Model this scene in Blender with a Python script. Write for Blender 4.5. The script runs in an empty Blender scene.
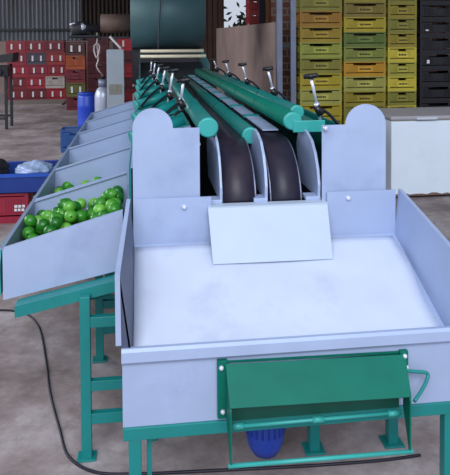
import bpy, bmesh, math, random
from mathutils import Vector, Matrix
C = bpy.context.scene.collection
random.seed(7)
PI = math.pi

# ------------------------------------------------------------------ materials
def lin(c):
    c = c / 255.0
    return c / 12.92 if c <= 0.04045 else ((c + 0.055) / 1.055) ** 2.4
def rgb(r, g, b): return (lin(r), lin(g), lin(b), 1.0)

def mat(name, c, rough=0.5, metal=0.0, var=0.12, scale=6.0, bump=0.0, dirt=None, dirt_amt=0.35, dscale=3.0, objcol=False, spec=0.5, stretch=None):
    m = bpy.data.materials.new(name); m.use_nodes = True
    nt = m.node_tree; N = nt.nodes; L = nt.links
    b = N['Principled BSDF']
    b.inputs['Roughness'].default_value = rough
    b.inputs['Metallic'].default_value = metal
    b.inputs['Specular IOR Level'].default_value = spec
    tc = N.new('ShaderNodeTexCoord'); src = tc.outputs['Object']
    if stretch:
        mp = N.new('ShaderNodeMapping'); mp.inputs['Scale'].default_value = stretch
        L.new(src, mp.inputs['Vector']); src = mp.outputs['Vector']
    nz = N.new('ShaderNodeTexNoise'); nz.inputs['Scale'].default_value = scale; nz.inputs['Detail'].default_value = 6
    L.new(src, nz.inputs['Vector'])
    mr = N.new('ShaderNodeMapRange'); mr.inputs['From Min'].default_value = 0.3; mr.inputs['From Max'].default_value = 0.7
    mr.inputs['To Min'].default_value = 1 - var; mr.inputs['To Max'].default_value = 1 + var
    L.new(nz.outputs['Fac'], mr.inputs['Value'])
    mul = N.new('ShaderNodeVectorMath'); mul.operation = 'SCALE'
    if objcol:
        oi = N.new('ShaderNodeObjectInfo'); L.new(oi.outputs['Color'], mul.inputs[0])
    else:
        mul.inputs[0].default_value = rgb(*c)[:3]
    L.new(mr.outputs['Result'], mul.inputs['Scale'])
    out = mul.outputs['Vector']
    if dirt:
        n2 = N.new('ShaderNodeTexNoise'); n2.inputs['Scale'].default_value = dscale; n2.inputs['Detail'].default_value = 8; n2.inputs['Roughness'].default_value = 0.65
        L.new(src, n2.inputs['Vector'])
        cr = N.new('ShaderNodeMapRange'); cr.inputs['From Min'].default_value = 0.52; cr.inputs['From Max'].default_value = 0.72
        cr.inputs['To Min'].default_value = 0; cr.inputs['To Max'].default_value = dirt_amt
        L.new(n2.outputs['Fac'], cr.inputs['Value'])
        mx = N.new('ShaderNodeMix'); mx.data_type = 'RGBA'
        L.new(cr.outputs['Result'], mx.inputs['Factor']); L.new(out, mx.inputs['A']); mx.inputs['B'].default_value = rgb(*dirt)
        out = mx.outputs['Result']
    L.new(out, b.inputs['Base Color'])
    if bump:
        bp = N.new('ShaderNodeBump'); bp.inputs['Strength'].default_value = bump; bp.inputs['Distance'].default_value = 0.01
        L.new(nz.outputs['Fac'], bp.inputs['Height']); L.new(bp.outputs['Normal'], b.inputs['Normal'])
    return m

M = {}
M['silver'] = mat('silver_paint', (166, 182, 215), 0.42, 0.1, 0.06, 5, 0.05, (132, 148, 186), 0.6, 2.6)
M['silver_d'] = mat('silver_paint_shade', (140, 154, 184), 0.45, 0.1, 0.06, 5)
M['wall_l'] = mat('silver_wall_shade', (80, 86, 110), 0.5, 0.2, 0.08, 6)  # left tray wall: its shade is put into this darker colour
M['edge'] = mat('bare_metal_edge', (120, 124, 150), 0.4, 0.4, 0.1, 20)
M['sheet'] = mat('white_liner_sheet', (197, 207, 229), 0.75, 0, 0.03, 9, 0.12, (158, 167, 198), 0.55, 3)
M['teal'] = mat('teal_enamel', (22, 130, 128), 0.35, 0, 0.08, 8, 0.0, (20, 100, 104), 0.4, 4)
M['teal_l'] = mat('light_teal_enamel', (56, 166, 160), 0.35, 0, 0.08, 8)
M['tube'] = mat('green_tube_enamel', (24, 106, 102), 0.3, 0, 0.08, 5, 0.0, (30, 96, 92), 0.3, 4)
M['green'] = mat('deep_green_enamel', (4, 104, 88), 0.5, 0, 0.08, 10, 0.04, spec=0.2)
M['belt'] = mat('dark_rubber_belt', (38, 35, 50), 0.42, 0, 0.25, 7, 0.05, (78, 62, 66), 0.45, 3, spec=0.35)
M['black'] = mat('black_plastic', (22, 22, 32), 0.35, 0, 0.1, 10)
M['chrome'] = mat('polished_steel', (214, 220, 236), 0.25, 0.3, 0.05, 10)
M['zinc'] = mat('galvanised_steel', (120, 128, 150), 0.45, 0.3, 0.12, 6)
M['blue'] = mat('blue_plastic', (34, 72, 190), 0.35, 0, 0.08, 6)
M['blue_paint'] = mat('blue_motor_paint', (30, 66, 170), 0.4, 0, 0.1, 9)
M['white'] = mat('white_enamel', (226, 238, 252), 0.35, 0, 0.03, 3, 0, (180, 186, 210), 0.3, 2)
M['rust'] = mat('rusty_edge', (120, 92, 86), 0.8, 0, 0.4, 20)
M['lid'] = mat('taupe_lid', (168, 165, 172), 0.5, 0, 0.06, 5)
M['crate'] = mat('crate_plastic', (0, 0, 0), 0.5, 0, 0.12, 5, objcol=True)
M['dark'] = mat('dark_steel', (38, 38, 46), 0.6, 0, 0.2, 5)  # one dark tone for the stand, drum frame, bars and lower parts
M['drum'] = mat('slate_drum_paint', (62, 96, 102), 0.5, 0.1, 0.1, 2.5)
M['brown'] = mat('brown_painted_duct', (92, 72, 64), 0.6, 0, 0.2, 4)
M['cream'] = mat('cream_roller', (226, 216, 190), 0.5, 0, 0.06, 9)
M['gas'] = mat('aluminium_paint', (178, 186, 206), 0.35, 0.35, 0.1, 5)
M['box'] = mat('pale_cabinet_paint', (160, 170, 182), 0.5, 0, 0.05, 6)
M['vent'] = mat('vent_beige', (140, 138, 130), 0.6, 0, 0.2, 30)
M['bag'] = mat('white_plastic_bag', (176, 196, 236), 0.3, 0, 0.25, 14, 0.6)
M['cloth'] = mat('black_cloth', (24, 24, 34), 0.9, 0, 0.2, 20, 0.5)
M['cable'] = mat('black_cable_rubber', (26, 24, 42), 0.5, 0, 0.1, 10)
M['mark'] = mat('white_print_and_glint', (226, 222, 228), 0.6, 0, 0.1, 30)
M['ink'] = mat('dark_print', (52, 46, 24), 0.6, 0, 0.1, 30)
M['plaster'] = mat('brown_plaster', (158, 136, 130), 0.85, 0, 0.14, 1.6, 0.1, (84, 70, 70), 0.65, 0.55)
M['ramp'] = mat('pale_ramp_paint', (180, 194, 212), 0.5, 0, 0.04, 5)
M['rusty'] = mat('rusty_dark_sheet', (66, 54, 52), 0.7, 0, 0.2, 2)
M['hose'] = mat('pale_hose', (190, 180, 180), 0.5, 0, 0.1, 10)
M['leaf'] = mat('dark_foliage', (40, 56, 36), 0.7, 0, 0.3, 6)
M['board'] = mat('rusty_brown_board', (120, 74, 48), 0.8, 0, 0.25, 3, stretch=(6, 6, 1))
M['roof'] = mat('dark_roof_sheet', (60, 56, 60), 0.8, 0, 0.1, 2)

def lime_mat():
    m = bpy.data.materials.new('lime_skin'); m.use_nodes = True
    nt = m.node_tree; N = nt.nodes; L = nt.links; b = N['Principled BSDF']
    b.inputs['Roughness'].default_value = 0.28
    oi = N.new('ShaderNodeObjectInfo'); tc = N.new('ShaderNodeTexCoord')
    nz = N.new('ShaderNodeTexNoise'); nz.inputs['Scale'].default_value = 14; L.new(tc.outputs['Object'], nz.inputs['Vector'])
    ad = N.new('ShaderNodeMath'); ad.operation = 'ADD'; L.new(oi.outputs['Random'], ad.inputs[0]); L.new(nz.outputs['Fac'], ad.inputs[1])
    cr = N.new('ShaderNodeValToRGB'); L.new(ad.outputs[0], cr.inputs['Fac'])
    cr.color_ramp.elements[0].position = 0.35; cr.color_ramp.elements[0].color = rgb(26, 104, 26)
    cr.color_ramp.elements[1].position = 1.0; cr.color_ramp.elements[1].color = rgb(116, 184, 72)
    e = cr.color_ramp.elements.new(0.7); e.color = rgb(60, 142, 40)
    mp = N.new('ShaderNodeMath'); mp.operation = 'MULTIPLY'; mp.inputs[1].default_value = 0.66
    L.new(ad.outputs[0], mp.inputs[0]); L.new(mp.outputs[0], cr.inputs['Fac'])
    L.new(cr.outputs['Color'], b.inputs['Base Color'])
    n2 = N.new('ShaderNodeTexNoise'); n2.inputs['Scale'].default_value = 160; L.new(tc.outputs['Object'], n2.inputs['Vector'])
    bp = N.new('ShaderNodeBump'); bp.inputs['Strength'].default_value = 0.12; bp.inputs['Distance'].default_value = 0.002
    L.new(n2.outputs['Fac'], bp.inputs['Height']); L.new(bp.outputs['Normal'], b.inputs['Normal'])
    return m
M['lime'] = lime_mat()

def floor_mat():
    m = bpy.data.materials.new('worn_concrete'); m.use_nodes = True
    nt = m.node_tree; N = nt.nodes; L = nt.links; b = N['Principled BSDF']
    b.inputs['Roughness'].default_value = 0.75
    tc = N.new('ShaderNodeTexCoord')
    def noise(s, d=8, r=0.6):
        n = N.new('ShaderNodeTexNoise'); n.inputs['Scale'].default_value = s; n.inputs['Detail'].default_value = d; n.inputs['Roughness'].default_value = r
        L.new(tc.outputs['Object'], n.inputs['Vector']); return n.outputs['Fac']
    big = noise(1.5, 10, 0.66); fine = noise(11, 12, 0.75)
    cr = N.new('ShaderNodeValToRGB'); L.new(big, cr.inputs['Fac'])
    cr.color_ramp.elements[0].position = 0.34; cr.color_ramp.elements[0].color = rgb(118, 104, 102)
    cr.color_ramp.elements[1].position = 0.68; cr.color_ramp.elements[1].color = rgb(192, 182, 186)
    e = cr.color_ramp.elements.new(0.5); e.color = rgb(156, 142, 142)
    mr = N.new('ShaderNodeMapRange'); mr.inputs['From Min'].default_value = 0.3; mr.inputs['From Max'].default_value = 0.7
    mr.inputs['To Min'].default_value = 0.72; mr.inputs['To Max'].default_value = 1.22; L.new(fine, mr.inputs['Value'])
    # rusty brown spots
    sp = noise(5.0, 4, 0.5)
    s2 = N.new('ShaderNodeMapRange'); s2.inputs['From Min'].default_value = 0.6; s2.inputs['From Max'].default_value = 0.72; s2.inputs['To Max'].default_value = 0.55
    L.new(sp, s2.inputs['Value'])
    mx = N.new('ShaderNodeMix'); mx.data_type = 'RGBA'; L.new(s2.outputs['Result'], mx.inputs['Factor']); L.new(cr.outputs['Color'], mx.inputs['A']); mx.inputs['B'].default_value = rgb(104, 82, 76)
    sc = N.new('ShaderNodeVectorMath'); sc.operation = 'SCALE'; L.new(mx.outputs['Result'], sc.inputs[0]); L.new(mr.outputs['Result'], sc.inputs['Scale'])
    L.new(sc.outputs['Vector'], b.inputs['Base Color'])
    bp = N.new('ShaderNodeBump'); bp.inputs['Strength'].default_value = 0.25; bp.inputs['Distance'].default_value = 0.01
    L.new(fine, bp.inputs['Height']); L.new(bp.outputs['Normal'], b.inputs['Normal'])
    return m
M['floor'] = floor_mat()

def brick_mat():
    m = bpy.data.materials.new('red_brown_brick'); m.use_nodes = True
    nt = m.node_tree; N = nt.nodes; L = nt.links; b = N['Principled BSDF']; b.inputs['Roughness'].default_value = 0.9
    tc = N.new('ShaderNodeTexCoord'); mp = N.new('ShaderNodeMapping'); mp.inputs['Rotation'].default_value = (PI / 2, 0, 0)
    L.new(tc.outputs['Object'], mp.inputs['Vector'])
    br = N.new('ShaderNodeTexBrick'); L.new(mp.outputs['Vector'], br.inputs['Vector'])
    br.inputs['Color1'].default_value = rgb(118, 74, 58); br.inputs['Color2'].default_value = rgb(84, 54, 46); br.inputs['Mortar'].default_value = rgb(130, 116, 108)
    br.inputs['Scale'].default_value = 1.0; br.inputs['Brick Width'].default_value = 0.22; br.inputs['Row Height'].default_value = 0.1; br.inputs['Mortar Size'].default_value = 0.012
    L.new(br.outputs['Color'], b.inputs['Base Color'])
    return m
M['brick'] = brick_mat()

def corrugated_mat():
    m = mat('corrugated_zinc', (150, 152, 160), 0.5, 0.2, 0.15, 1.2, 0, (84, 74, 68), 0.6, 0.5, stretch=(3, 1, 0.4))
    return m
M['corr'] = corrugated_mat()

# ------------------------------------------------------------------ mesh helpers
def bx(bm, x0, x1, y0, y1, z0, z1):
    vs = [bm.verts.new(p) for p in ((x0,y0,z0),(x1,y0,z0),(x1,y1,z0),(x0,y1,z0),(x0,y0,z1),(x1,y0,z1),(x1,y1,z1),(x0,y1,z1))]
    for f in ((3,2,1,0),(4,5,6,7),(0,1,5,4),(1,2,6,5),(2,3,7,6),(3,0,4,7)): bm.faces.new([vs[i] for i in f])
    return vs
def hexa(bm, b, t):
    """b, t: four corners each, same winding (counter-clockwise from outside top)"""
    vs = [bm.verts.new(p) for p in list(b) + list(t)]
    for f in ((3,2,1,0),(4,5,6,7),(0,1,5,4),(1,2,6,5),(2,3,7,6),(3,0,4,7)): bm.faces.new([vs[i] for i in f])
def prism(bm, poly, axis, a0, a1):
    """extrude 2-D polygon along axis ('x': poly=(y,z); 'y': poly=(x,z); 'z': poly=(x,y))"""
    def P(u, v, a): return {'x': (a, u, v), 'y': (u, a, v), 'z': (u, v, a)}[axis]
    A = [bm.verts.new(P(u, v, a0)) for u, v in poly]; B = [bm.verts.new(P(u, v, a1)) for u, v in poly]
    n = len(poly)
    bm.faces.new(A); bm.faces.new(list(reversed(B)))
    for i in range(n): bm.faces.new([A[i], B[i], B[(i+1) % n], A[(i+1) % n]])
def tube(bm, pts, r, seg=12, caps=True):
    pts = [Vector(p) for p in pts]; rings = []
    rr = r if isinstance(r, (list, tuple)) else [r] * len(pts)
    up = None
    for i, p in enumerate(pts):
        d = (pts[min(i+1, len(pts)-1)] - pts[max(i-1, 0)]).normalized()
        if up is None: up = Vector((0,0,1)) if abs(d.z) < 0.9 else Vector((1,0,0))
        a = d.cross(up).normalized(); b = a.cross(d).normalized(); up = b
        rings.append([bm.verts.new(p + (a*math.cos(2*PI*k/seg) + b*math.sin(2*PI*k/seg))*rr[i]) for k in range(seg)])
    for i in range(len(rings)-1):
        for k in range(seg):
            f = bm.faces.new([rings[i][k], rings[i][(k+1) % seg], rings[i+1][(k+1) % seg], rings[i+1][k]]); f.smooth = True
    if caps: bm.faces.new(list(reversed(rings[0]))); bm.faces.new(rings[-1])
def lathe(bm, prof, c=(0,0,0), axis='z', seg=24, smooth=True):
    rings = []
    def P(r, h, a):
        u, v = r*math.cos(a), r*math.sin(a)
        return {'z': (c[0]+u, c[1]+v, c[2]+h), 'x': (c[0]+h, c[1]+u, c[2]+v), 'y': (c[0]+u, c[1]+h, c[2]+v)}[axis]
    for r, h in prof:
        rings.append([bm.verts.new(P(max(r,1e-5), h, 2*PI*k/seg)) for k in range(seg)])
    for i in range(len(rings)-1):
        for k in range(seg):
            f = bm.faces.new([rings[i][k], rings[i][(k+1) % seg], rings[i+1][(k+1) % seg], rings[i+1][k]]); f.smooth = smooth
    bm.faces.new(rings[0]); bm.faces.new(rings[-1])
def smoothline(pts, n=6):
    P = [Vector(p) for p in pts]; out = []
    for i in range(len(P)-1):
        p0 = P[max(i-1,0)]; p1 = P[i]; p2 = P[i+1]; p3 = P[min(i+2, len(P)-1)]
        for k in range(n):
            t = k/n
            out.append(0.5*((2*p1)+(p2-p0)*t+(2*p0-5*p1+4*p2-p3)*t*t+(3*p1-p0-3*p2+p3)*t**3))
    out.append(P[-1]); return out

def obj(name, bm, m, parent=None, bevel=0.0, color=None, recalc=True):
    if recalc: bmesh.ops.recalc_face_normals(bm, faces=bm.faces[:])
    me = bpy.data.meshes.new(name)
    # keep world-placed coordinates; the parent is an Empty whose location is subtracted
    off = Vector((0,0,0))
    p = parent
    while p is not None: off += p.location; p = p.parent
    if off.length: bmesh.ops.translate(bm, verts=bm.verts[:], vec=-off)
    bm.to_mesh(me); bm.free()
    o = bpy.data.objects.new(name, me); C.objects.link(o)
    for mm in (m if isinstance(m, (list, tuple)) else [m]): me.materials.append(mm)
    if parent is not None: o.parent = parent
    if bevel:
        md = o.modifiers.new('bevel', 'BEVEL'); md.width = bevel; md.segments = 2; md.limit_method = 'ANGLE'
    if color: o.color = color
    return o
def tag(o, label=None, cat=None, group=None, kind=None):
    if label: o['label'] = label
    if cat: o['category'] = cat
    if group: o['group'] = group
    if kind: o['kind'] = kind
    return o
def empty(name, loc, label, cat, group=None):
    o = bpy.data.objects.new(name, None); C.objects.link(o); o.location = loc; o.empty_display_size = 0.1
    return tag(o, label, cat, group)
def NB(): return bmesh.new()
def struct(name, bm, m, bevel=0):
    return tag(obj(name, bm, m, None, bevel), kind='structure')
def dup(root, loc, label=None, group=None, color=None):
    r = root.copy(); C.objects.link(r); r.location = loc
    if label: r['label'] = label
    if group: r['group'] = group
    if color: r.color = color
    for ch in list(root.children):
        c = ch.copy(); C.objects.link(c); c.parent = r
        for g in list(ch.children):
            d = g.copy(); C.objects.link(d); d.parent = c
    return r

ORD = ['topmost', 'second from the top', 'third from the top', 'fourth from the top', 'fifth from the top', 'sixth from the top', 'seventh from the top',
       'eighth from the top', 'ninth from the top', 'tenth from the top', 'eleventh from the top', 'twelfth from the top', 'thirteenth from the top', 'fourteenth from the top']

# ------------------------------------------------------------------ setting
bm = NB(); bx(bm, -30, 30, -8, 45, -0.2, 0); struct('floor', bm, M['floor'])
# back wall: real corrugations
def corr_wall(x0, x1, y, z0, z1, pitch=0.115, amp=0.05):
    bm = NB(); n = int((x1-x0)/pitch*6); prev = None
    for i in range(n+1):
        x = x0+(x1-x0)*i/n; yy = y+amp*math.cos(2*PI*(x-x0)/pitch)
        a = bm.verts.new((x, yy, z0)); b = bm.verts.new((x, yy, z1))
        if prev: bm.faces.new([prev[0], a, b, prev[1]])
        prev = (a, b)
    return bm
struct('wall_back', corr_wall(-4.15, -1.75, 18.6, 1.5, 4.6), M['corr'])
struct('wall_back_rusty', corr_wall(-1.75, 2.2, 18.6, 1.5, 4.6), M['rusty'])
bm = NB(); bx(bm, -4.15, 2.2, 18.68, 18.8, 0, 1.5); struct('wall_back_base', bm, M['plaster'])
bm = NB(); bx(bm, -4.15, 1.5, 18.44, 18.53, 1.77, 1.83); struct('trim_2', bm, M['dark'])
bm = NB(); bx(bm, -4.4, -1.9, 15.3, 16.5, 0, 0.03); struct('trim_1', bm, mat('pale_curb', (150, 140, 134), 0.85, 0, 0.1, 3))
# unseen shed roof, added to shade the back part
bm = NB(); bx(bm, -6, 7, 3.2, 18.9, 4.6, 4.66); struct('shade_ceiling', bm, M['roof'])
# low plastered wall along the right of the machine
bm = NB(); bx(bm, 1.74, 1.84, 8.45, 15.2, 0, 1.78); struct('wall_right', bm, M['plaster'])
bm = NB(); bx(bm, 1.88, 7, 9.15, 9.3, 0, 4.6); struct('wall_right_brick', bm, M['brick'])

# ------------------------------------------------------------------ feed table (front trough)
FT = empty('feed_table', (0.45, 2.2, 0), 'silver feed tray with white liner on green legs, nearest the camera', 'feed table')
X0, X1, YF, YB = -0.040, 1.020, 2.0, 2.5
def fz(y): return 0.575+(y-YF)*0.42
bm = NB(); hexa(bm, [(X0,YF,fz(YF)-.012),(X1,YF,fz(YF)-.012),(X1,YB,fz(YB)-.012),(X0,YB,fz(YB)-.012)], [(X0,YF,fz(YF)),(X1,YF,fz(YF)),(X1,YB,fz(YB)),(X0,YB,fz(YB))])
obj('tray_base', bm, M['silver'], FT)
# liner sheet: grid with slightly curling ragged right/back edges
bm = NB(); nx, ny = 26, 14; g = []
for j in range(ny+1):
    row = []
    for i in range(nx+1):
        u, v = i/nx, j/ny
        y = YF+.012+(YB-.03-YF)*v
        xr = X1-.012-.008*math.sin(v*7)-.012*math.sin(v*PI)
        x = X0+.003+(xr-X0-.003)*u
        z = fz(y)+.004+.004*math.sin(u*9+v*4)*math.sin(v*6)+(.012*max(0,(u-.93)/.07)*math.sin(v*PI))
        z += .02*max(0, (v-.9)/.1)*(1-abs(2*u-1))*0.3
        row.append(bm.verts.new((x, y, z)))
    g.append(row)
for j in range(ny):
    for i in range(nx):
        f = bm.faces.new([g[j][i], g[j][i+1], g[j+1][i+1], g[j+1][i]]); f.smooth = True
o = obj('liner_sheet', bm, M['sheet'], FT); tag(o, 'white liner sheet covering the tray')
sd = o.modifiers.new('thick', 'SOLIDIFY'); sd.thickness = 0.003; sd.offset = 1
# side walls (rim drops towards the front), with outward rim flange
for s in (-1, 1):
    bm = NB()
    xi = X0 if s < 0 else X1           # inner foot
    lean = 0.016*s
    t = 0.006*s
    def q(y, z, zb): return xi+lean*(z-zb)/0.27
    pts = [(YF, fz(YF)-.012, 0.855), (YB, fz(YB)-.012, 0.962)]
    (ya, za, ta), (yb, zb, tb) = pts
    def order(b): return b if s > 0 else [b[1], b[0], b[3], b[2]]
    lf, lb = (lean, lean) if s > 0 else (-.038, -.014)
    hexa(bm, order([(xi,ya,za),(xi+t,ya,za),(xi+t,yb,zb),(xi,yb,zb)]), order([(xi+lf,ya,ta),(xi+lf+t,ya,ta),(xi+lb+t,yb,tb),(xi+lb,yb,tb)]))
    if s < 0: prism(bm, [(xi-.001,za+.012),(xi+lf-.001,za+.062),(xi+lf-.001,ta)], 'y', ya, ya+.004)   # folded front return, in the wall's shade-darkened colour
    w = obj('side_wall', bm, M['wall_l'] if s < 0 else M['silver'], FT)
    bm = NB()
    fl = 0.016*s
    hexa(bm, order([(xi+lf,ya,ta),(xi+lf+fl,ya,ta),(xi+lb+fl*.9,yb,tb),(xi+lb,yb,tb)]), order([(xi+lf,ya,ta+.006),(xi+lf+fl,ya,ta+.006),(xi+lb+fl*.9,yb,tb+.006),(xi+lb,yb,tb+.006)]))
    # front end flange down the edge
    b_ = lf*.95
    hexa(bm, order([(xi+b_,ya-.004,za+.07),(xi+b_+fl*1.1,ya-.004,za+.07),(xi+b_+fl*1.1,ya,za+.07),(xi+b_,ya,za+.07)]),
             order([(xi+lf,ya-.004,ta+.006),(xi+lf+fl,ya-.004,ta+.006),(xi+lf+fl,ya,ta+.006),(xi+lf,ya,ta+.006)]))
    obj('rim', bm, M['silver'], w)
# back wall, two halves either side of the ramp
for a, b in ((X0-.004, 0.262), (0.735, X1+.004)):
    bm = NB(); bx(bm, a, b, YB, YB+.006, .70, .965); p = obj('back_panel', bm, M['silver'], FT)
for x, z in ((0.162, .925), (0.80, .955)):
    pass
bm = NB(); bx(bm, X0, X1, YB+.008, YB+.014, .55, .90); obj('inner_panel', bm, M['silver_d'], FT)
# ramp plate up to the belts
bm = NB()
hexa(bm, [(.254,2.372,.738),(.718,2.372,.736),(.733,2.496,.915),(.248,2.496,.918)], [(.254,2.366,.742),(.718,2.366,.740),(.733,2.490,.921),(.248,2.490,.924)])
bx(bm, .248, .733, 2.488, 2.535, .917, .927)
bx(bm, .248, .733, 2.529, 2.535, .86, .917)
o = obj('ramp_plate', bm, M['ramp'], FT); tag(o, 'pale sloping plate leading up to the belts')
# front panel + rolled lip
bm = NB(); bx(bm, X0-.034, X1+.035, YF-.006, YF, .372, .60); obj('front_panel', bm, M['silver'], FT)
bm = NB()
prism(bm, [(YF-.016,.578),(YF-.022,.585),(YF-.020,.616),(YF-.012,.625),(YF+.008,.622),(YF+.010,.585),(YF,.585),(YF,.606),(YF-.010,.608),(YF-.012,.580)], 'x', X0-.036, X1+.04)
obj('front_lip', bm, M['silver'], FT)
# green stand
bm = NB(); bx(bm, X0-.034, X1+.035, YF-.012, YF+.028, .330, .371); obj('front_beam', bm, M['teal'], FT, .003)
def leg(bm, x, y, z1, w=.04, z0=0): bx(bm, x-w/2, x+w/2, y-w/2, y+w/2, z0, z1)
for x, y, z1 in ((-.037, 2.012, .33), (1.012, 2.012, .33), (.64, 2.36, .50), (.955, 2.36, .50)):
    bm = NB(); leg(bm, x, y, z1); bx(bm, x-.04, x+.04, y-.04, y+.04, 0, .008); obj('leg', bm, M['teal'], FT, .003)
bm = NB(); bx(bm, .0, .016, 2.03, 2.05, 0.0, .33); obj('brace', bm, M['teal'], FT, .002)
for x in (-.037, 1.012):
    bm = NB(); bx(bm, x-.018, x+.018, 2.03, 2.38, .335, .37); obj('side_beam', bm, M['teal'], FT, .003)
bm = NB(); bx(bm, -.05, 1.03, 2.34, 2.38, .50, .545) ; obj('cross_beam', bm, M['teal'], FT, .003)
bm = NB(); bx(bm, -.017, .99, 2.22, 2.26, .335, .365); obj('cross_beam', bm, M['teal'], FT, .003)

# green hinged bag rack on the front panel
RK = obj('bag_rack', (lambda b: (hexa(b, [(.250,1.985,.560),(.842,1.985,.552),(.842,1.990,.552),(.250,1.990,.560)], [(.250,1.985,.566),(.842,1.985,.558),(.842,1.990,.558),(.250,1.990,.566)]), b)[1])(NB()), M['green'], FT)
def quad_plate(bm, P, n, t):
    n = Vector(n).normalized()*t
    hexa(bm, [Vector(p) for p in P], [Vector(p)+n for p in P])
bm = NB(); quad_plate(bm, [(.250,1.975,.560),(.843,1.975,.550),(.829,1.89,.458),(.252,1.89,.467)], (0,-.6,.7), .004)
obj('rack_cover', bm, M['green'], RK)
for x, xb, dz in ((.252, .250, -.010), (.824, .836, -.020)):
    bm = NB()
    P = [(1.972,.572+dz),(1.889,.468+dz),(1.888,.302+dz),(1.894,.298+dz),(1.97,.405+dz)]
    A = [bm.verts.new((xb+(x-xb)*(1.975-y)/.085, y, z)) for y, z in P]; B = [bm.verts.new((xb+.005+(x-xb)*(1.975-y)/.085, y, z)) for y, z in P]
    bm.faces.new(A); bm.faces.new(B[::-1])
    for i in range(5): bm.faces.new([A[i], B[i], B[(i+1)%5], A[(i+1)%5]])
    obj('rack_side', bm, M['green'], RK)
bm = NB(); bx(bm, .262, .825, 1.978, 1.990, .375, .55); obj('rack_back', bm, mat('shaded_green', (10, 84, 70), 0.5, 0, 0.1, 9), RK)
bm = NB(); bx(bm, .224, .256, 1.976, 1.993, .385, .572); obj('mount_plate', bm, M['green'], RK, .002)
bm = NB(); bx(bm, .828, .856, 1.976, 1.993, .44, .562); obj('mount_plate', bm, M['green'], RK, .002)
bm = NB(); tube(bm, [(.258,1.955,.370),(.824,1.955,.372)], .006, 10)
for x in (.285, .545, .795): tube(bm, [(x-.018,1.955,.371),(x+.018,1.955,.371)], .010, 10)
obj('hinge_rod', bm, M['teal_l'], RK)
bm = NB(); tube(bm, [(.246,1.892,.288),(.836,1.892,.282)], .007, 10); obj('front_rod', bm, M['teal_l'], RK)
bm = NB(); tube(bm, smoothline([(.835,1.966,.505),(.87,1.966,.498),(.912,1.964,.492),(.914,1.958,.478),(.886,1.935,.455),(.848,1.91,.432)], 4), .006, 8); obj('latch_handle', bm, M['teal'], RK)
for x, z in ((.236,.552),(.240,.410),(.842,.548),(.848,.510)):
    bm = NB(); lathe(bm, [(.008,0),(.008,-.007),(.004,-.012)], (x,1.976,z), 'y', 8); obj('bolt', bm, M['chrome'], RK)

# ------------------------------------------------------------------ sorting conveyor
SC = empty('sorting_conveyor', (0.45, 5.2, 0), 'long green sorting conveyor with two dark belts behind the feed tray', 'sorting machine')
YE = 7.7
SL = -0.010   # the deck falls very slightly towards the far end
def dz(y): return (y-2.7)*SL
# upright end plates with round shoulders
def end_plate(xa, xb, xs, zc_step, cx, r, zt, zb, left):
    pts = []
    n = 16
    if left:
        pts = [(xa, zb), (xb, zb), (xb, zc_step), (cx+math.sqrt(max(0, r*r-(zc_step-zt+r)**2)) if abs(zc_step-zt+r) < r else xs, zc_step)]
        a0 = math.asin(max(-1, min(1, (zc_step-(zt-r))/r)))
        for k in range(n+1):
            a = a0+(PI-a0)*k/n; pts.append((cx+r*math.cos(a), zt-r+r*math.sin(a)))
    else:
        pts = [(xb, zb), (xa, zb), (xa, zc_step)]
        a0 = PI-math.asin(max(-1, min(1, (zc_step-(zt-r))/r)))
        for k in range(n+1):
            a = a0*(1-k/n); pts.append((cx+r*math.cos(a), zt-r+r*math.sin(a)))
        pts.insert(0, (xb, zb)) if False else None
    # drop duplicates
    out = []
    for p in pts:
        if not out or (abs(p[0]-out[-1][0])+abs(p[1]-out[-1][1])) > 1e-4: out.append(p)
    return out
for args in ((-.044, .219, .112, 1.238, .035, .079, 1.319, .90, True), (.718, .988, .814, 1.236, .902, .086, 1.319, .90, False)):
    bm = NB(); prism(bm, end_plate(*args), 'y', 2.516, 2.522)
    pl = obj('end_plate', bm, M['silver'], SC)
    for x, z in (((.155, .927),) if args[-1] else ((.823, .938), (.728, 1.226))):
        bm = NB(); lathe(bm, [(.010,0),(.010,-.022),(.004,-.028)], (x,2.516,z), 'y', 10); obj('bolt', bm, M['chrome'], pl)
# belts: curve up over the front drum and run to the far end
def belt_prof(zt):
    P = []
    for k in range(15):
        a = PI-(PI/2)*k/14
        P.append((2.86+.315*math.cos(a), zt-.235+.235*math.sin(a)))
    P.append((YE, zt+dz(YE)))
    return P
for xa, xb in ((.318, .446), (.518, .636)):
    bm = NB(); P = belt_prof(1.145); prev = None
    for y, z in P:
        a = bm.verts.new((xa, y, z)); b = bm.verts.new((xb, y, z))
        if prev: f = bm.faces.new([prev[0], prev[1], b, a]); f.smooth = True
        prev = (a, b)
    o = obj('belt', bm, M['belt'], SC); sd = o.modifiers.new('t', 'SOLIDIFY'); sd.thickness = .008; sd.offset = -1
    bm = NB()
    for x0_, x1_ in ((xa-.007, xa-.002), (xb+.002, xb+.007)):
        poly = [(y+.006, z-.006) for y, z in P[:15]] + [(3.1, 1.13), (3.1, .93)]
        prism(bm, poly, 'x', x0_, x1_)
    obj('belt_edge', bm, M['edge'], SC)
# curved guard plates
for x, yb, t in ((.300, 3.0, .010), (.484, 2.84, .012), (.704, 2.84, .012)):
    poly = [(2.532,.935),(2.528,.99),(2.545,1.05),(2.585,1.11),(2.64,1.155),(2.72,1.18),(2.79,1.188),(2.86,1.17),(yb+.06,1.10),(yb,.935)]
    bm = NB(); prism(bm, poly, 'x', x, x+t)
    bx(bm, x-.045 if x < .65 and x > .4 else x-.05, x+t, 2.53, 2.60, .927, .942)
    obj('guard_plate', bm, M['silver'], SC, .002)
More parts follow.
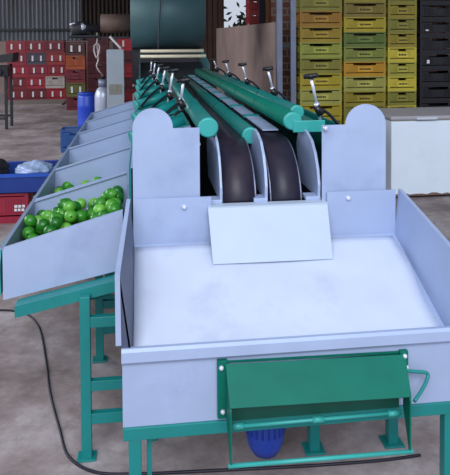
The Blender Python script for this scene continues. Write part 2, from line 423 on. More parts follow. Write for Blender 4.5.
# tubes
def rail(name, x, z, r, y0, y1, joints=(), m=None, capm=None):
    bm = NB(); tube(bm, [(x,y0,z+dz(y0)),(x,y1,z+dz(y1))], r, 20)
    for j in joints: tube(bm, [(x,j-.02,z+dz(j)),(x,j+.02,z+dz(j))], r+.003, 20)
    o = obj(name, bm, m or M['tube'], SC)
    bm = NB(); lathe(bm, [(r+.001,0),(r+.001,-.018),(r-.006,-.022)], (x,y0,z+dz(y0)), 'y', 20); obj('end_cap', bm, capm or M['teal_l'], o)
    return o
rail('roller_tube', .271, 1.213, .042, 2.70, YE, (3.6, 4.5, 5.4))
rail('roller_tube', .478, 1.150, .038, 2.86, YE, (4.0, 5.2))
rail('roller_tube', .655, 1.222, .040, 2.78, YE, (3.55, 4.3, 5.05, 5.8), m=M['green'])
rail('roller_tube', .728, 1.236, .034, 3.0, YE, (3.9, 4.9), m=M['tube'])
bm = NB(); bx(bm, .655, .80, 2.752, 2.764, 1.172, 1.224); obj('tube_bracket', bm, M['teal_l'], SC, .003)
# silver cover plates between the tubes, green bars between them
y = 2.95
while y < YE-.3:
    bm = NB(); bx(bm, .555, .63, y, y+.50, 1.156+dz(y), 1.162+dz(y)); obj('cover_plate', bm, M['silver'], SC)
    bm = NB(); bx(bm, .545, .63, y+.51, y+.54, 1.154+dz(y), 1.170+dz(y)); obj('cross_bar', bm, M['teal'], SC)
    y += .55
# deck on the left: sloping teal plates with a silver first plate, skirt
y = 2.62; i = 0
while y < YE-.3:
    bm = NB(); hexa(bm, [(-.055,y,1.062),(.232,y,1.150),(.232,y+.60,1.150+dz(y+.6)),(-.055,y+.60,1.062+dz(y+.6))], [(-.055,y,1.068),(.232,y,1.156),(.232,y+.60,1.156+dz(y+.6)),(-.055,y+.60,1.068+dz(y+.6))])
    o = obj('deck_plate', bm, M['silver'] if i == 0 else M['teal'], SC)
    if i == 0: tag(o, 'silver deck plate nearest the feed tray')
    y += .62; i += 1
bm = NB(); bx(bm, -.062, -.052, 2.62, YE, .70, 1.06); obj('skirt', bm, M['teal'], SC)
bm = NB(); bx(bm, .975, .985, 2.62, YE, .70, 1.15); obj('skirt', bm, M['teal'], SC)
bm = NB(); hexa(bm, [(.73,2.9,1.19),(.955,2.9,1.12),(.955,YE,1.12),(.73,YE,1.19)], [(.73,2.9,1.196),(.955,2.9,1.126),(.955,YE,1.126),(.73,YE,1.196)]); obj('deck_plate', bm, M['teal'], SC)
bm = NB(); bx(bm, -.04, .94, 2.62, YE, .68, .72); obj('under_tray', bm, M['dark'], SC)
# legs of the conveyor and the bins' frame on the left
for k in range(7):
    y = 2.43+.74*k
    bm = NB(); leg(bm, -.226, y, .618 if k else .624, .038); bx(bm, -.262, -.19, y-.03, y+.03, 0, .008); obj('leg', bm, M['teal'], SC, .002)
    if k: 
        bm = NB(); leg(bm, .88, y, .68, .038); obj('leg', bm, M['teal'], SC, .002)
    bm = NB()
    for z0, z1 in ((.505,.545),(.262,.300),(.135,.175)):
        bx(bm, -.213, .86 if k else .55, y-.015, y+.015, z0, z1)
    obj('stretcher', bm, M['teal'], SC, .002)
    bm = NB(); leg(bm, .02, y+.08, .68, .038); obj('leg', bm, M['teal'], SC, .002)
# adjusters on the left and right rows (rod, knob, clamp, lever)
def adjuster(top, base, lever_to, cross=None):
    top = Vector(top); base = Vector(base)
    bm = NB(); d = base-top
    tube(bm, [top, top+d*.62], .0075, 10); tube(bm, [top+d*.60, top+d*.70], .013, 10); tube(bm, [top+d*.70, base], .0085, 10)
    a = obj('adjuster', bm, M['chrome'], SC)
    bm = NB(); e = Vector((.034, -.010, .004))
    tube(bm, [top-e, top-e*.9, top+e*.9, top+e], [.008,.012,.012,.008], 10); tube(bm, [top+Vector((0,0,.010)), top-Vector((0,0,.014))], .015, 10)
    obj('knob', bm, M['black'], a)
    bm = NB(); p = top+d*.72
    tube(bm, [p+Vector((-.012,-.014,.012)), p+Vector((.014,-.012,-.030))], .018, 8)
    tube(bm, smoothline([base+Vector((-.03,-.02,-.02)), base+Vector((0,0,.0)), p, (p+Vector(lever_to))*.5+Vector((0,0,.015)), Vector(lever_to)], 4), .0085, 8)
    obj('lever', bm, M['black'], a)
for (tx, tz), (bxx, bz), y in zip([(.206,1.373),(.189,1.384),(.166,1.362),(.140,1.35),(.12,1.35),(.095,1.343)],
                                  [(.188,1.215),(.155,1.17),(.13,1.165),(.105,1.16),(.095,1.155),(.08,1.15)], [3.3,4.07,4.84,5.6,6.4,7.15]):
    adjuster((tx, y, tz), (bxx, y+.02, bz), (-.03, y-.25, 1.085))
    bm = NB(); tube(bm, [(-.045,y-.10,1.095),(.20,y-.02,1.165)], .034, 14); o = obj('cross_tube', bm, M['teal'], SC)
    bm = NB(); tube(bm, [(-.062,y-.106,1.090),(-.045,y-.10,1.095)], .038, 14); obj('end_cap', bm, M['teal_l'], o)
for k in range(6):
    y = 3.0+1.07*k
    if y > YE: continue
    adjuster((.80, y, 1.405-.018*k), (.853, y+.02, 1.185), (.945, y+.03, 1.165))

# ------------------------------------------------------------------ collecting bins down the left side
BIN_LABELS = ['silver sheet metal bin nearest the camera, heaped with limes', 'second silver bin from the camera, with a short row of limes showing',
              'third silver bin from the camera, with a few limes low in its outer end', 'fourth silver bin from the camera, behind the one with few limes',
              'fifth silver bin from the camera, just before the farthest one', 'farthest silver bin of the row, beside the blue barrel']
XO, XI, BY0, BP, BL = -.543, -.085, 2.52, .74, .715
def ztop(x): return .785+(x-XO)*.285
def zbot(x): return .588+(x-XO)*.21
def make_bin():
    r = empty('fruit_bin', (0, 0, 0), BIN_LABELS[0], 'fruit bin', 'silver bins along the sorter')
    t = .005
    for nm, y in (('front_panel', 0), ('back_panel', BL-t)):
        bm = NB(); prism(bm, [(XO,zbot(XO)),(XI,zbot(XI)),(XI,ztop(XI)),(XO,ztop(XO))], 'y', y, y+t)
        # folded rim
        yy = (y, y+.016) if nm == 'front_panel' else (y-.011, y+t)
        hexa(bm, [(XO,yy[0],ztop(XO)),(XI,yy[0],ztop(XI)),(XI,yy[1],ztop(XI)),(XO,yy[1],ztop(XO))], [(XO,yy[0],ztop(XO)+.004),(XI,yy[0],ztop(XI)+.004),(XI,yy[1],ztop(XI)+.004),(XO,yy[1],ztop(XO)+.004)])
        obj(nm, bm, M['silver'], r)
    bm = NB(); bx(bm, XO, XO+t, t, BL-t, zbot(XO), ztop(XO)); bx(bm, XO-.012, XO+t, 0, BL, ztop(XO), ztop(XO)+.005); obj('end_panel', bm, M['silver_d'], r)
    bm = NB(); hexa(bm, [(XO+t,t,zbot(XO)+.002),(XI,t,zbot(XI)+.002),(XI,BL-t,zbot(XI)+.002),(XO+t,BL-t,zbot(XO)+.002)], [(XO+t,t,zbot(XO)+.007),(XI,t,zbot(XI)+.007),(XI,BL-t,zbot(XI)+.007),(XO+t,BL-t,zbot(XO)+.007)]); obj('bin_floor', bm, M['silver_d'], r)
    bm = NB()  # green arm carrying the bin, in front of its lower edge
    xa, xb = XO+.055, XI
    hexa(bm, [(xa,-.07,zbot(xa)-.055),(xb,-.07,zbot(xb)-.055),(xb,-.004,zbot(xb)-.055),(xa,-.004,zbot(xa)-.055)], [(xa,-.07,zbot(xa)-.010),(xb,-.07,zbot(xb)-.010),(xb,-.004,zbot(xb)-.010),(xa,-.004,zbot(xa)-.010)])
    bx(bm, xa, xb, .0, .002, zbot(xa)-.03, zbot(xa)-.012)
    obj('support_arm', bm, M['teal'], r, .002)
    bm = NB(); n = 14
    poly = [(.02,.60)]+[(.10+.085*math.cos(a), .70+.085*math.sin(a)) for a in [PI-PI*k/n for k in range(n+1)]]+[(.18,.60)]
    prism(bm, poly, 'x', XO-.020, XO-.013); obj('end_bracket', bm, M['teal_l'], r)
    return r
b0 = make_bin(); bins = []
for i in range(6):
    if i == 0: b0.location = (0, BY0, 0); bins.append(b0)
    else:
        bins.append(dup(b0, (0, BY0+BP*i, 0), BIN_LABELS[i]))
bm = NB(); bx(bm, XO-.065, XO-.022, 2.60, BY0+BP*6, .585, .685)
obj('outer_rail', bm, M['teal_l'], SC, .003)
for k in range(6):
    y = 2.39+.74*k
    if k:
        bm = NB(); bx(bm, XO-.04, -.24, y, y+.03, .53, .56); obj('rail_arm', bm, M['teal'], SC)

# ------------------------------------------------------------------ limes
R = .0285
def lime_mesh():
    bm = NB(); prof = []
    n = 12
    for k in range(n+1):
        a = -PI/2+PI*k/n
        r = R*math.cos(a); h = R*1.06*math.sin(a)
        if k == n: h -= .003
        if k == 0: h -= .002
        prof.append((r, h))
    lathe(bm, prof, seg=16)
    bmesh.ops.recalc_face_normals(bm, faces=bm.faces[:])
    me = bpy.data.meshes.new('lime'); bm.to_mesh(me); bm.free(); me.materials.append(M['lime']); return me
LM = lime_mesh()
bm = NB(); lathe(bm, [(.0035,0),(.0045,.002),(.003,.004)], (0,0,R*1.06-.004), seg=8)
CAL = bpy.data.meshes.new('calyx'); bm.to_mesh(CAL); bm.free(); CAL.materials.append(M['ink'])
def add_lime(p, label, group):
    o = bpy.data.objects.new('lime', LM); C.objects.link(o); o.location = p
    o.rotation_euler = (random.uniform(0,PI), random.uniform(0,PI), random.uniform(0,2*PI))
    s = random.uniform(.97, 1.0); o.scale = (s, s, s)
    tag(o, label, 'lime', group)
    c = bpy.data.objects.new('calyx', CAL); C.objects.link(c); c.parent = o
def heap(xa, xb, ya, yb, n, ceil, label, group, y0):
    S = []
    r = R*1.07
    for _ in range(n):
        best = None
        for _t in range(60):
            x = random.uniform(max(xa, XO+.005+r+.002), xb); y = random.uniform(ya, yb)
            z = zbot(x)+.007+r*1.03
            for (a, b, c) in S:
                d2 = (a-x)**2+(b-y)**2
                if d2 < 4*r*r: z = max(z, c+math.sqrt(4*r*r-d2))
            if z > ceil(x, y): continue
            key = z-zbot(x)
            if best is None or key < best[0]: best = (key, x, y, z)
        if best: S.append(best[1:])
    for p in S: add_lime(p, label, group)
    return S
y0 = BY0
heap(XO, XI-.035, y0+.16, y0+BL-.045, 290, lambda x, y: zbot(x)+.150+.02*math.sin(x*30)+.05*(1-abs(y-y0-.38)/.3), 'green lime in the heap filling the nearest silver bin', 'limes in the nearest bin', y0)
y1 = BY0+BP
heap(XO, XO+.27, y1+.35, y1+BL-.045, 34, lambda x, y: zbot(x)+.115, 'green lime low in the second silver bin from the camera', 'limes in the second bin', y1)
y2 = BY0+2*BP
heap(XO, XO+.09, y2+.45, y2+BL-.045, 7, lambda x, y: zbot(x)+.12, 'green lime at the outer end of the third silver bin', 'limes in the third bin', y2)

# ------------------------------------------------------------------ blue motor under the tray
MO = empty('electric_motor', (.427, 2.24, .30), 'blue electric motor hanging under the feed tray behind the green rack', 'motor')
bm = NB(); lathe(bm, [(.071,.0),(.071,-.150),(.064,-.19),(.047,-.222),(.0,-.232)], (.427,2.24,.315), 'z', 28)
for k in range(20):
    a = 2*PI*k/20; 
    tube(bm, [(.427+.071*math.cos(a), 2.24+.071*math.sin(a), .305),(.427+.071*math.cos(a), 2.24+.071*math.sin(a), .175)], .004, 6)
obj('housing', bm, M['blue_paint'], MO)
bm = NB(); bx(bm, .355, .495, 2.17, 2.31, .315, .335); obj('mounting_plate', bm, M['dark'], MO)
bm = NB(); bx(bm, .485, .53, 2.20, 2.27, .22, .29); obj('terminal_box', bm, M['blue_paint'], MO, .004)

# ------------------------------------------------------------------ floor cable
pts = [(-1.4,3.95),(-1.1,3.86),(-.844,3.826),(-.754,3.80),(-.655,3.719),(-.571,3.531),(-.49,3.194),(-.429,2.899),(-.349,2.608),(-.295,2.436),(-.191,2.335),(-.044,2.304),(.193,2.287),(.562,2.264),(.86,2.255),(1.03,2.264)]
bm = NB(); tube(bm, smoothline([(x, y, .0055) for x, y in pts], 5), .0055, 8)
tag(obj('power_cable', bm, M['cable']), 'black power cable snaking over the concrete beside the green legs', 'cable')

# ------------------------------------------------------------------ chest freezer
FZ = empty('chest_freezer', (3.15, 6.3, 0), 'white chest freezer with grey lid behind the right of the feed tray', 'freezer')
fx0, fx1, fy0, fy1 = 2.385, 4.1, 5.93, 6.62
bm = NB(); bx(bm, fx0, fx1, fy0, fy1, .03, .765); obj('cabinet', bm, M['white'], FZ, .012)
bm = NB(); bx(bm, fx0+.04, fx1-.04, fy0+.05, fy1-.04, .0, .03); obj('plinth', bm, M['dark'], FZ)
bm = NB()
pp = [(fx0+.01,.058)]; x = fx0+.01
random.seed(3)
while x < fx1-.05: 
    x += random.uniform(.02,.07); pp.append((x, .036+random.uniform(0,.022)))
poly = pp+[(fx1-.02,.028),(fx0+.01,.028)]
prism(bm, poly, 'y', fy0-.002, fy0+.001); obj('rust_edge', bm, M['rust'], FZ)
bm = NB(); bx(bm, fx0-.01, fx1+.01, fy0-.015, fy1+.01, .775, .812); obj('lid', bm, M['lid'], FZ, .010)
bm = NB(); bx(bm, fx0+.005, fx1-.005, fy0-.003, fy1-.01, .765, .776); obj('lid_seal', bm, M['vent'], FZ)
bm = NB(); bx(bm, 2.63, 2.84, fy0-.035, fy0-.008, .776, .800); obj('lid_handle', bm, M['chrome'], FZ, .004)

# ------------------------------------------------------------------ crates
def crate_bm(w, d, h, slot=True):
    """open plastic crate, base centre of front-left at origin: x 0..w, y 0..d, z 0..h"""
    bm = NB(); t = .012
    bx(bm, 0, w, 0, d, .0, .012)
    for x in (0, w-.03):
        for y in (0, d-.03): bx(bm, x, x+.03, y, y+.03, .012, h)
    def side(u0, u1, P):
        L_ = u1-u0
        P(u0, u1, 0, .22*h, 0, t*1.3)                 # lower band
        P(u0, u1, .86*h, h, -.004, t*1.4)             # rim
        a_ = (.20 if L_ > .45 else .34) if slot else .32
        P(u0, u0+a_*L_, .22*h, .86*h, .006, t)        # panels left and right of the hand hole
        P(u1-a_*L_, u1, .22*h, .86*h, .006, t)
        P(u0+a_*L_, u1-a_*L_, .22*h, .74*h if slot else .86*h, .006, t)
        n = max(4, int(L_*.32/.022))
        for e in (u0+.035, u1-.035-.24*L_):
            for k in range(n):
                uu = e+.24*L_*k/(n-1)
                P(uu-.003, uu+.003, .28*h, .78*h, .0, .008)
        P(u0+.34*L_, u1-.34*L_, .30*h, .34*h, .001, .008)
    side(.03, w-.03, lambda a, b, z0, z1, o, tt: bx(bm, a, b, max(o, -.004), o+tt, z0+.0121, z1))
    side(.03, w-.03, lambda a, b, z0, z1, o, tt: bx(bm, a, b, d-o-tt, d-o, z0+.0121, z1))
    side(.03, d-.03, lambda a, b, z0, z1, o, tt: bx(bm, max(o, -.004), o+tt, a, b, z0+.0121, z1))
    side(.03, d-.03, lambda a, b, z0, z1, o, tt: bx(bm, w-o-tt, w-o, a, b, z0+.0121, z1))
    return bm
_cm = {}
def crate_mesh(w, d, h, slot=True):
    k = (round(w,3), round(d,3), round(h,3), slot)
    if k not in _cm:
        bm = crate_bm(w, d, h, slot); bmesh.ops.recalc_face_normals(bm, faces=bm.faces[:])
        me = bpy.data.meshes.new('crate'); bm.to_mesh(me); bm.free(); me.materials.append(M['crate']); _cm[k] = me
    return _cm[k]
_lp = {}
def label_or_glint_mesh(w, h, kind):
    """plate with a few dark letter-like strokes (lettering too small to read), two white bars or a painted-on glint"""
    k = (round(w,3), round(h,3), kind)
    if k in _lp: return _lp[k]
    bm = NB()
    if kind[0] == 'bar':
        bx(bm, w*kind[1]-.022, w*kind[1]+.022, -.010, -.004, h*.28, h*.74)
        for f in bm.faces: f.material_index = 1
    elif kind[0] == 'glint':  # white block painted on as a glint of light on black plastic
        bx(bm, w*(.14+.04*kind[1]), w*.22+w*.03*kind[1], -.006, -.0045, h*.36, h*(.44+.14*kind[1]))
        for f in bm.faces: f.material_index = 1
    elif kind[0] == 'text2':
        rr = random.Random(5)
        for row in (.40, .52):
            x = w*.80
            while x < w*.95:
                l = rr.uniform(.012,.026); bx(bm, x, x+l, -.010, -.004, h*row, h*(row+.085)); x += l+.008
        for f in bm.faces: f.material_index = 1
    else:
        bx(bm, w*.32, w*.68, -.005, -.001, h*.32, h*.66)
        rr = random.Random(kind[1]); n0 = len(bm.faces); x = w*.37
        while x < w*.62:
            l = rr.uniform(.008,.022); bx(bm, x, x+l, -.008, -.004, h*.44, h*(.56+rr.uniform(-.02,.02))); x += l+.006
        bm.faces.ensure_lookup_table()
        for f in bm.faces[n0:]: f.material_index = 2
    bmesh.ops.recalc_face_normals(bm, faces=bm.faces[:])
    me = bpy.data.meshes.new('label_or_glint'); bm.to_mesh(me); bm.free()
    me.materials.append(M['crate']); me.materials.append(M['mark']); me.materials.append(M['ink'])
    _lp[k] = me; return me
def crate(loc, w, d, h, col, label, group, kind=None, cat='crate', rz=0):
    bars = bool(kind) and kind[0] in ('bars', 'text2')
    o = bpy.data.objects.new('plastic_crate', crate_mesh(w, d, h, not bars)); C.objects.link(o); o.location = loc; o.rotation_euler.z = rz
    o.color = rgb(*col); tag(o, label, cat, group)
    if kind:
        for kd in ((('bar', .30), ('bar', .74)) if kind[0] == 'bars' else (kind,)):
            c = bpy.data.objects.new('white_label' if kd[0] == 'bar' else 'label_or_glint', label_or_glint_mesh(w, h, kd)); C.objects.link(c); c.parent = o
            k = 1.3; c.color = tuple(min(1, v*k) for v in o.color[:3])+(1,)
    return o
YC = 8.4
def stack(x, y, w, d, h, cols, name, group, kinds, base=0.0):
    """cols from the top downwards"""
    n = len(cols)
    for i, (cn, cc) in enumerate(cols):
        z = base+(n-1-i)*h
        crate((x, y, z), w, d, h, cc, f'{cn} crate, {ORD[i]} in {name}', group, kinds[i % len(kinds)] if kinds else None)
OL, YE_, OC, GR, PY, OR, DY = ('olive', (130,125,47)), ('yellow', (171,152,40)), ('ochre', (154,112,31)), ('green', (95,112,47)), ('pale yellow', (160,158,77)), ('orange', (184,136,29)), ('mustard', (145,130,40))
OY = ('ochre yellow', (156,130,36)); LG = ('yellow green', (147,152,60))
tk = [('t', 1), ('t', 2), ('t', 3)]
for x, w in ((2.093, .58), (2.703, .59), (3.325, .41)):
    bm = NB()
    for k in range(5): bx(bm, x+.02, x+w-.02, YC+.02+.085*k, YC+.07+.085*k, .018, .03)
    for k in range(3): bx(bm, x+.02+k*(w-.10)/2, x+.08+k*(w-.10)/2, YC+.02, YC+.41, 0, .018)
    tag(obj('pallet', bm, M['board']), {2.093: 'low wooden pallet under the left yellow stack', 2.703: 'low wooden pallet under the middle yellow stack', 3.325: 'low wooden pallet under the end-on yellow stack'}[x], 'pallet')
stack(2.093, YC, .580, .38, .2112, [OL, OC, OY, LG, OL, YE_, PY, YE_, OL, DY], 'the left yellow stack by the posts', 'left stack of yellow crates', tk, .03)
stack(2.703, YC, .590, .38, .2019, [DY, ('brown olive', (128,112,46)), YE_, GR, ('olive green', (128,134,58)), OR, PY, DY, OL, YE_, OL], 'the middle yellow stack', 'middle stack of yellow crates', tk, .03)
BY = ('bright yellow', (196,180,60))
stack(3.325, YC, .410, .545, .2000, [OL, DY, OL, DY, BY, ('olive yellow', (162,154,58)), BY, OL, BY, DY, OL], 'the end-on yellow stack', 'end-on stack of yellow crates', tk, .03)
BKc = ('black', (22,20,30))
stack(3.785, YC, .545, .38, .225, [BKc]*10, 'the black stack beside the yellow crates', 'black crate stack', [None, None, ('glint', 0), None, ('glint', 1), None, None, None])
# red crates along the back wall
RD = [(146,18,42), (158,20,44), (128,18,38), (140,22,48), (116,18,36)]
rowname = ['top', 'second', 'third', 'fourth', 'bottom']; colname = ['leftmost', 'middle', 'right-hand']
rw, rh, ry = .47, .302, 16.6
random.seed(11)
for r in range(5):
    for c in range(3):
        z = (4-r)*rh
        x = -3.38+.03*((r*7) % 3)-.03+c*(rw+.008)
        col = RD[(r*3+c*2) % 5]; nm = 'red'
        kind = ('bars', 0)
        if r == 3 and c == 2: col = (178,170,164); nm = 'pale grey'; kind = None
        if r == 1 and c == 1: col = (70,64,78); nm = 'dark grey'
        if r == 1 and c == 2: col = (150,44,40); nm = 'brick red'
        crate((x, ry, z), rw, .42, rh, col, f'{nm} crate in the {rowname[r]} row, {colname[c]} column, by the back wall', 'red crates along the back wall', kind)
stack(-1.66, 14.2, .40, .40, .298, [('dark brown', (74,34,36)), ('orange', (166,76,34)), ('dark red', (112,26,40)), ('green', (96,98,40)), ('dark red', (104,24,38))], 'the mixed stack left of the blue barrel', 'mixed crate stack by the barrel', [('bars', 0), None, ('t', 3)])
stack(-1.32, 15.6, .50, .40, .32, [('dark maroon', (84,24,36))]*5, 'the maroon stack behind the gas cylinder', 'maroon crate stack', None)
stack(-.62, 15.4, .52, .40, .318, [('red', (176,28,48)), ('dark red', (90,24,38)), ('red', (176,28,48)), ('dark red', (96,26,40)), ('red', (150,28,46))], 'the red stack behind the control cabinet', 'red crate stack behind the cabinet', [('bars', 0)])
stack(1.46, 15.7, .32, .36, .30, [('red', (186,30,48)), ('red', (168,28,46)), ('red', (186,30,48)), ('dark red', (130,24,40)), ('red', (160,28,46))], 'the red stack at the plaster wall end', 'red crate stack at the wall end', [('bars', 0)])
# outside, behind the low wall
stack(1.868, 11.2, .23, .36, .25, [('dark red', (140,36,40))]*11, 'the tall red stack beyond the low wall', 'red crate stack beyond the wall', None)
bm = NB(); bx(bm, 1.96, 2.14, 10.7, 10.75, 0, 3.6); tag(obj('timber_post', bm, mat('dark_post', (26,28,40),.8)), 'dark upright post beyond the low plaster wall', 'post')
bm = NB()
for k in range(7): bx(bm, 1.87+.05*k, 1.87+.05*k+.046, 9.62+.004*(k%2), 9.66, 0, 3.4)
tag(obj('board_panel', bm, M['board']), 'rusty brown upright board panel behind the steel posts', 'board')
bm = NB(); bx(bm, 1.42, 1.94, 15.3, 15.34, 0, 4.4)
for k in range(4): bx(bm, 1.42+.13*k, 1.52+.13*k, 15.28, 15.30, 0, 4.4)
tag(obj('board_panel', bm, mat('dark_brown_board', (70,48,42), .85, 0, .25, 3)), 'dark brown board panel at the far end of the low wall', 'board')
# foliage outside
FO = empty('bush', (3.6, 22, 0), 'dark bush outside beyond the low wall, seen against bright sky', 'bush')
bm = NB(); random.seed(5)
for k in range(320):
    a = Vector((3.9+random.gauss(0,.45), 22+random.gauss(0,.4), 1.6+random.gauss(0,.5)))
    d = Vector((random.uniform(-1,1), random.uniform(-.4,.4), random.uniform(-1,.6))).normalized()*.14; n = Vector((d.z, .3*d.x, -d.x)).normalized()*.05
    vs = [bm.verts.new(a-d), bm.verts.new(a+n), bm.verts.new(a+d), bm.verts.new(a-n)]; bm.faces.new(vs)
obj('leaves', bm, M['leaf'], FO)
bm = NB()
for k in range(5): tube(bm, [(3.9+.05*k,22,0),(3.7+.12*k,22,1.2),(3.5+.22*k,22,2.3)], [.04,.03,.01], 6)
obj('stem', bm, M['brown'], FO)
# steel posts beside the brick
for x, lab in ((1.800, 'left-hand grey steel post between the plaster wall and the yellow crates'), (1.985, 'right-hand grey steel post beside the yellow crates')):
    bm = NB(); bx(bm, x-.036, x+.036, 8.32, 8.392, 0, 4.6); bx(bm, x-.07, x+.07, 8.29, 8.42, 0, .012)
    p = obj('steel_post', bm, M['zinc'], None, .004); tag(p, lab, 'post', 'pair of steel posts')
bm = NB(); bx(bm, 1.838, 1.947, 8.34, 8.37, 1.44, 1.50); tag(obj('tie_bar', bm, M['dark']), 'short dark bar joining the two steel posts', 'bar')

# ------------------------------------------------------------------ left foreground crates
crate((-1.56, 5.64, 0), .565, .50, .262, (150,30,56), 'red slatted crate on the floor under the blue crate at left', None, ('text2', 0))
BC = empty('blue_crate', (-1.2, 5.9, .262), 'deep blue open crate holding a bag, on top of the red crate', 'crate')
bm = NB(); xa, xb, ya, yb, za, zb = -1.56, -.80, 5.62, 6.18, .262, .432
bx(bm, xa, xb, ya, yb, za, za+.01); bx(bm, xa, xb, ya, ya+.012, za, zb); bx(bm, xa, xb, yb-.012, yb, za, zb); bx(bm, xa, xa+.012, ya, yb, za, zb); bx(bm, xb-.012, xb, ya, yb, za, zb)
obj('tub', bm, mat('deep_blue_plastic', (24,56,134), .4, 0, .1, 5), BC, .003)
bm = NB(); bx(bm, xa-.012, xb+.012, ya-.014, ya-.001, zb-.03, zb); bx(bm, xa-.012, xb+.012, yb+.001, yb+.014, zb-.03, zb); bx(bm, xa-.014, xa-.001, ya, yb, zb-.03, zb); bx(bm, xb+.001, xb+.014, ya, yb, zb-.03, zb)
obj('rim', bm, mat('mid_blue_plastic', (36,84,184), .4, 0, .1, 5), BC)
def blob(cx, cy, cz, rx, ry_, rz_, seed, amp=.25):
    bm = NB(); bmesh.ops.create_icosphere(bm, subdivisions=4, radius=1)
    rr = random.Random(seed); ph = [rr.uniform(0,6) for _ in range(9)]
    for v in bm.verts:
        p = v.co; f = 1+amp*(math.sin(5*p.x+ph[0])*math.sin(6*p.y+ph[1])+.6*math.sin(11*p.z+ph[2]+4*p.x)+.4*math.sin(17*p.x+ph[3]))*.5
        v.co = Vector((cx+p.x*rx*f, cy+p.y*ry_*f, cz+max(-.98, p.z)*rz_*f))
    for f in bm.faces: f.smooth = True
    return bm
tag(obj('plastic_bag', blob(-.985, 5.90, .400, .160, .22, .075, 4), M['bag']), 'crumpled white plastic bag lying in the blue crate', 'bag')
tag(obj('black_cloth', blob(-1.30, 5.86, .43, .10, .15, .09, 9), M['cloth']), 'bundled black cloth in the left of the blue crate', 'cloth')
crate((-1.14, 9.0, 0), .32, .30, .32, (36,84,150), 'small blue crate on the floor before the blue barrel', None)

# ------------------------------------------------------------------ things beyond the bins
BB = empty('plastic_barrel', (-.84, 10.0, 0), 'tall blue plastic barrel left of the silver gas cylinder', 'barrel')
bm = NB(); lathe(bm, [(.13,0),(.145,.03),(.145,.24),(.150,.26),(.145,.28),(.145,.52),(.150,.54),(.145,.56),(.142,.68),(.13,.715),(.11,.72)], (-.86,10.0,0)); obj('barrel_body', bm, M['blue'], BB)
bm = NB(); lathe(bm, [(.135,.715),(.135,.745),(.05,.75)], (-.86,10.0,0)); obj('barrel_lid', bm, M['blue_paint'], BB)
GC = empty('gas_cylinder', (-.585, 9.6, 0), 'silver gas cylinder standing beside the blue barrel', 'gas cylinder')
bm = NB(); lathe(bm, [(.12,0),(.132,.02),(.132,.70),(.125,.76),(.10,.82),(.06,.86),(.05,.88)], (-.585,9.6,0)); obj('cylinder_body', bm, M['gas'], GC)
bm = NB(); lathe(bm, [(.075,.86),(.075,.97),(.068,.97)], (-.585,9.6,0), seg=20); obj('collar', bm, M['zinc'], GC)
bm = NB(); lathe(bm, [(.02,.88),(.02,1.0),(.03,1.0),(.03,1.03)], (-.585,9.6,0), seg=12); obj('valve', bm, M['dark'], GC)
CB = empty('control_cabinet', (-.38, 9.2, 0), 'pale grey control cabinet with a vent grille beside the gas cylinder', 'cabinet')
bm = NB(); bx(bm, -.50, -.265, 8.98, 9.18, .55, 1.42); obj('cabinet_body', bm, M['box'], CB, .006)
bm = NB(); bx(bm, -.472, -.30, 8.972, 8.98, .80, .94); 
for k in range(5): bx(bm, -.468, -.304, 8.967, 8.973, .815+.025*k, .825+.025*k)
obj('vent_grille', bm, M['vent'], CB)
for x in (-.485, -.28):
    bm = NB(); bx(bm, x-.015, x+.015, 9.0, 9.16, 0, .55); obj('leg', bm, M['box'], CB)
bm = NB(); tube(bm, [(-.31,9.08,1.42),(-.31,9.08,1.44),(-.46,9.15,1.60)], .018, 8); obj('conduit', bm, M['hose'], CB)
bm = NB()
loop = [(-.70,9.35,1.46),(-.655,9.35,1.50),(-.62,9.35,1.46),(-.63,9.35,1.37),(-.66,9.35,1.30),(-.69,9.36,1.37),(-.695,9.36,1.44),(-.66,9.37,1.49)]
tube(bm, smoothline([(-.66,9.40,1.66)]+[(-.655,9.38,1.52)]+loop+[(-.64,9.38,1.28),(-.665,9.38,1.18),(-.63,9.40,1.10),(-.60,9.45,1.06),(-.585,9.55,1.02)], 5), .011, 6)
tag(obj('gas_hose', bm, M['hose']), 'pale looped hose hanging above the silver gas cylinder', 'hose')

# big drum across the far end with its drive
DR = empty('drying_drum', (.35, 9.4, 0), 'large slate drum lying across the far end of the sorter', 'drum')
bm = NB(); lathe(bm, [(.44,-.17),(.48,-.16),(.48,.87),(.44,.88)], (0,9.4,1.92), 'x', 48); obj('drum_shell', bm, M['drum'], DR)
bm = NB(); lathe(bm, [(.135,-.60),(.135,-.172)], (0,9.4,1.79), 'x', 24); obj('duct', bm, M['brown'], DR)
bm = NB(); lathe(bm, [(.06,-1.02),(.10,-1.0),(.10,-.80),(.06,-.78),(.06,-.62)], (0,9.4,1.72), 'x', 16)
tube(bm, [(-.98,9.36,1.66),(-.75,9.36,1.66)], .03, 8); tube(bm, [(-.86,9.32,1.80),(-.82,9.36,1.70)], .03, 8); bx(bm, -1.04, -.62, 9.32, 9.50, 1.60, 1.62)
obj('drive_unit', bm, M['dark'], DR)
bm = NB()
lathe(bm, [(.045,-.86),(.05,-.845),(.02,-.80)], (0,9.28,1.74), 'x', 12); tube(bm, [(-.95,9.28,1.80),(-1.03,9.30,1.77)], .012, 6)
obj('fitting', bm, M['chrome'], DR)
for x in (-.40, .84):
    bm = NB(); bx(bm, x-.03, x+.03, 9.36, 9.44, 0, 1.60); obj('leg', bm, M['dark'], DR)
bm = NB(); bx(bm, -1.04, .87, 9.37, 9.43, 1.575, 1.60); obj('bearer', bm, M['dark'], DR)
bm = NB(); bx(bm, -.16, .86, 9.45, 9.47, .9, 1.45); obj('rear_screen', bm, M['dark'], DR)
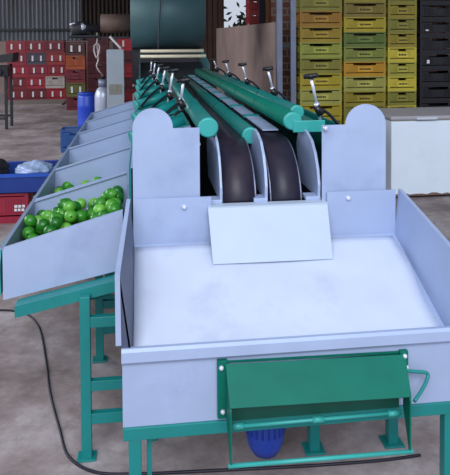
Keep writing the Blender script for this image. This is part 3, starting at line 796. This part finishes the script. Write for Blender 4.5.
# feed hopper with pale rollers below the drum
HP = empty('feed_hopper', (.3, 8.2, 0), 'teal sided roller hopper below the slate drum at the far end', 'hopper')
for xa, xb, xo in ((-.045, -.035, -.10), (.80, .81, .09)):
    bm = NB(); poly = [(7.78,1.06),(7.78,1.26),(8.6,1.43),(8.9,1.43),(8.9,1.06)]
    prism(bm, poly, 'x', xa, xb); obj('side_panel', bm, mat('slate_teal', (52,100,108), .5, 0, .1, 4), HP)
for y, z in ((8.45, 1.405), (8.15, 1.345)):
    bm = NB(); lathe(bm, [(.022,-.033),(.022,.798)], (0,y,z), 'x', 14); obj('roller', bm, M['cream'], HP)
bm = NB(); hexa(bm, [(-.033,7.78,1.06),(.798,7.78,1.06),(.798,8.9,1.22),(-.033,8.9,1.22)], [(-.033,7.78,1.08),(.798,7.78,1.08),(.798,8.9,1.24),(-.033,8.9,1.24)]); obj('slide', bm, M['dark'], HP)
for x in (-.04, .805):
    for y in (7.9, 8.8):
        bm = NB(); bx(bm, x-.02, x+.02, y-.02, y+.02, 0, 1.06); obj('leg', bm, M['teal'], HP)
bm = NB(); tube(bm, smoothline([(.30,8.88,4.55),(.29,8.86,3.0),(.25,8.84,2.2),(.22,8.82,1.7),(.20,8.8,1.26)], 5), .010, 6)
tag(obj('hanging_cable', bm, M['cable']), 'thin black cable hanging in front of the slate drum', 'cable')

# dark stand at the left edge
ST = empty('metal_stand', (-2.6, 11.6, 0), 'dark metal stand with a tilted top at the left edge, before the red crates', 'stand')
for x in (-2.36, -3.2):
    for y in (11.45, 11.9):
        bm = NB(); bx(bm, x-.022, x+.022, y-.022, y+.022, 0, 1.12); obj('leg', bm, M['dark'], ST)
bm = NB(); bx(bm, -3.2, -2.36, 11.44, 11.46, .17, .21); bx(bm, -3.2, -2.36, 11.89, 11.91, .17, .21); obj('stretcher', bm, M['dark'], ST)
bm = NB(); hexa(bm, [(-3.25,11.4,1.12),(-2.24,11.4,1.17),(-2.24,11.95,1.17),(-3.25,11.95,1.12)], [(-3.25,11.4,1.17),(-2.22,11.4,1.33),(-2.22,11.95,1.33),(-3.25,11.95,1.17)]); obj('stand_top', bm, M['dark'], ST)
bm = NB(); bx(bm, -2.56, -2.30, 11.36, 11.6, .92, 1.11); lathe(bm, [(.05,0),(.05,-.06)], (-2.44,11.36,1.0), 'y', 12); obj('gear_case', bm, M['black'], ST, .01)

# ------------------------------------------------------------------ light
w = bpy.data.worlds.new('World'); bpy.context.scene.world = w; w.use_nodes = True
bg = w.node_tree.nodes['Background']; bg.inputs['Color'].default_value = (0.78, 0.86, 1.0, 1); bg.inputs['Strength'].default_value = 0.72
def area(name, loc, target, size, power, col):
    l = bpy.data.lights.new(name, 'AREA'); l.shape = 'RECTANGLE'; l.size, l.size_y = size; l.energy = power; l.color = col
    o = bpy.data.objects.new(name, l); C.objects.link(o); o.location = loc
    o.rotation_euler = (Vector(target)-Vector(loc)).to_track_quat('-Z', 'Y').to_euler(); return o
area('yard_daylight', (-1.0, -6.0, 7.5), (0.8, 4.0, 0.6), (9, 6), 1150, (0.90, 0.94, 1.0))
area('side_daylight', (-7.5, 9, 3.5), (0, 11, 0.5), (8, 3), 420, (0.95, 0.97, 1.0))

# ------------------------------------------------------------------ camera
F = 640.0; PITCH = math.radians(2); ROLL = math.radians(0.3); YAW = math.radians(7.3)
cam = bpy.data.cameras.new('Camera'); co = bpy.data.objects.new('Camera', cam); C.objects.link(co)
cy, sy, cp, sp = math.cos(YAW), math.sin(YAW), math.cos(PITCH), math.sin(PITCH)
f = Vector((sy*cp, cy*cp, -sp)); r = Vector((cy, -sy, 0)); u = r.cross(f)
c_, s_ = math.cos(ROLL), math.sin(ROLL)
r2 = r*c_-u*s_; u2 = u*c_+r*s_
mw = Matrix((( r2.x, u2.x, -f.x, 0), (r2.y, u2.y, -f.y, 0), (r2.z, u2.z, -f.z, 1.6), (0,0,0,1)))
co.matrix_world = mw
cam.sensor_fit = 'HORIZONTAL'; cam.sensor_width = 36; cam.lens = F/450*36
PY_ = 36+F*math.tan(PITCH)
cam.shift_y = -(237.5-PY_)/450
cam.clip_start = 0.05; cam.clip_end = 200
sc = bpy.context.scene; sc.camera = co
sc.view_settings.view_transform = 'Standard'; sc.view_settings.look = 'None'; sc.view_settings.exposure = 0
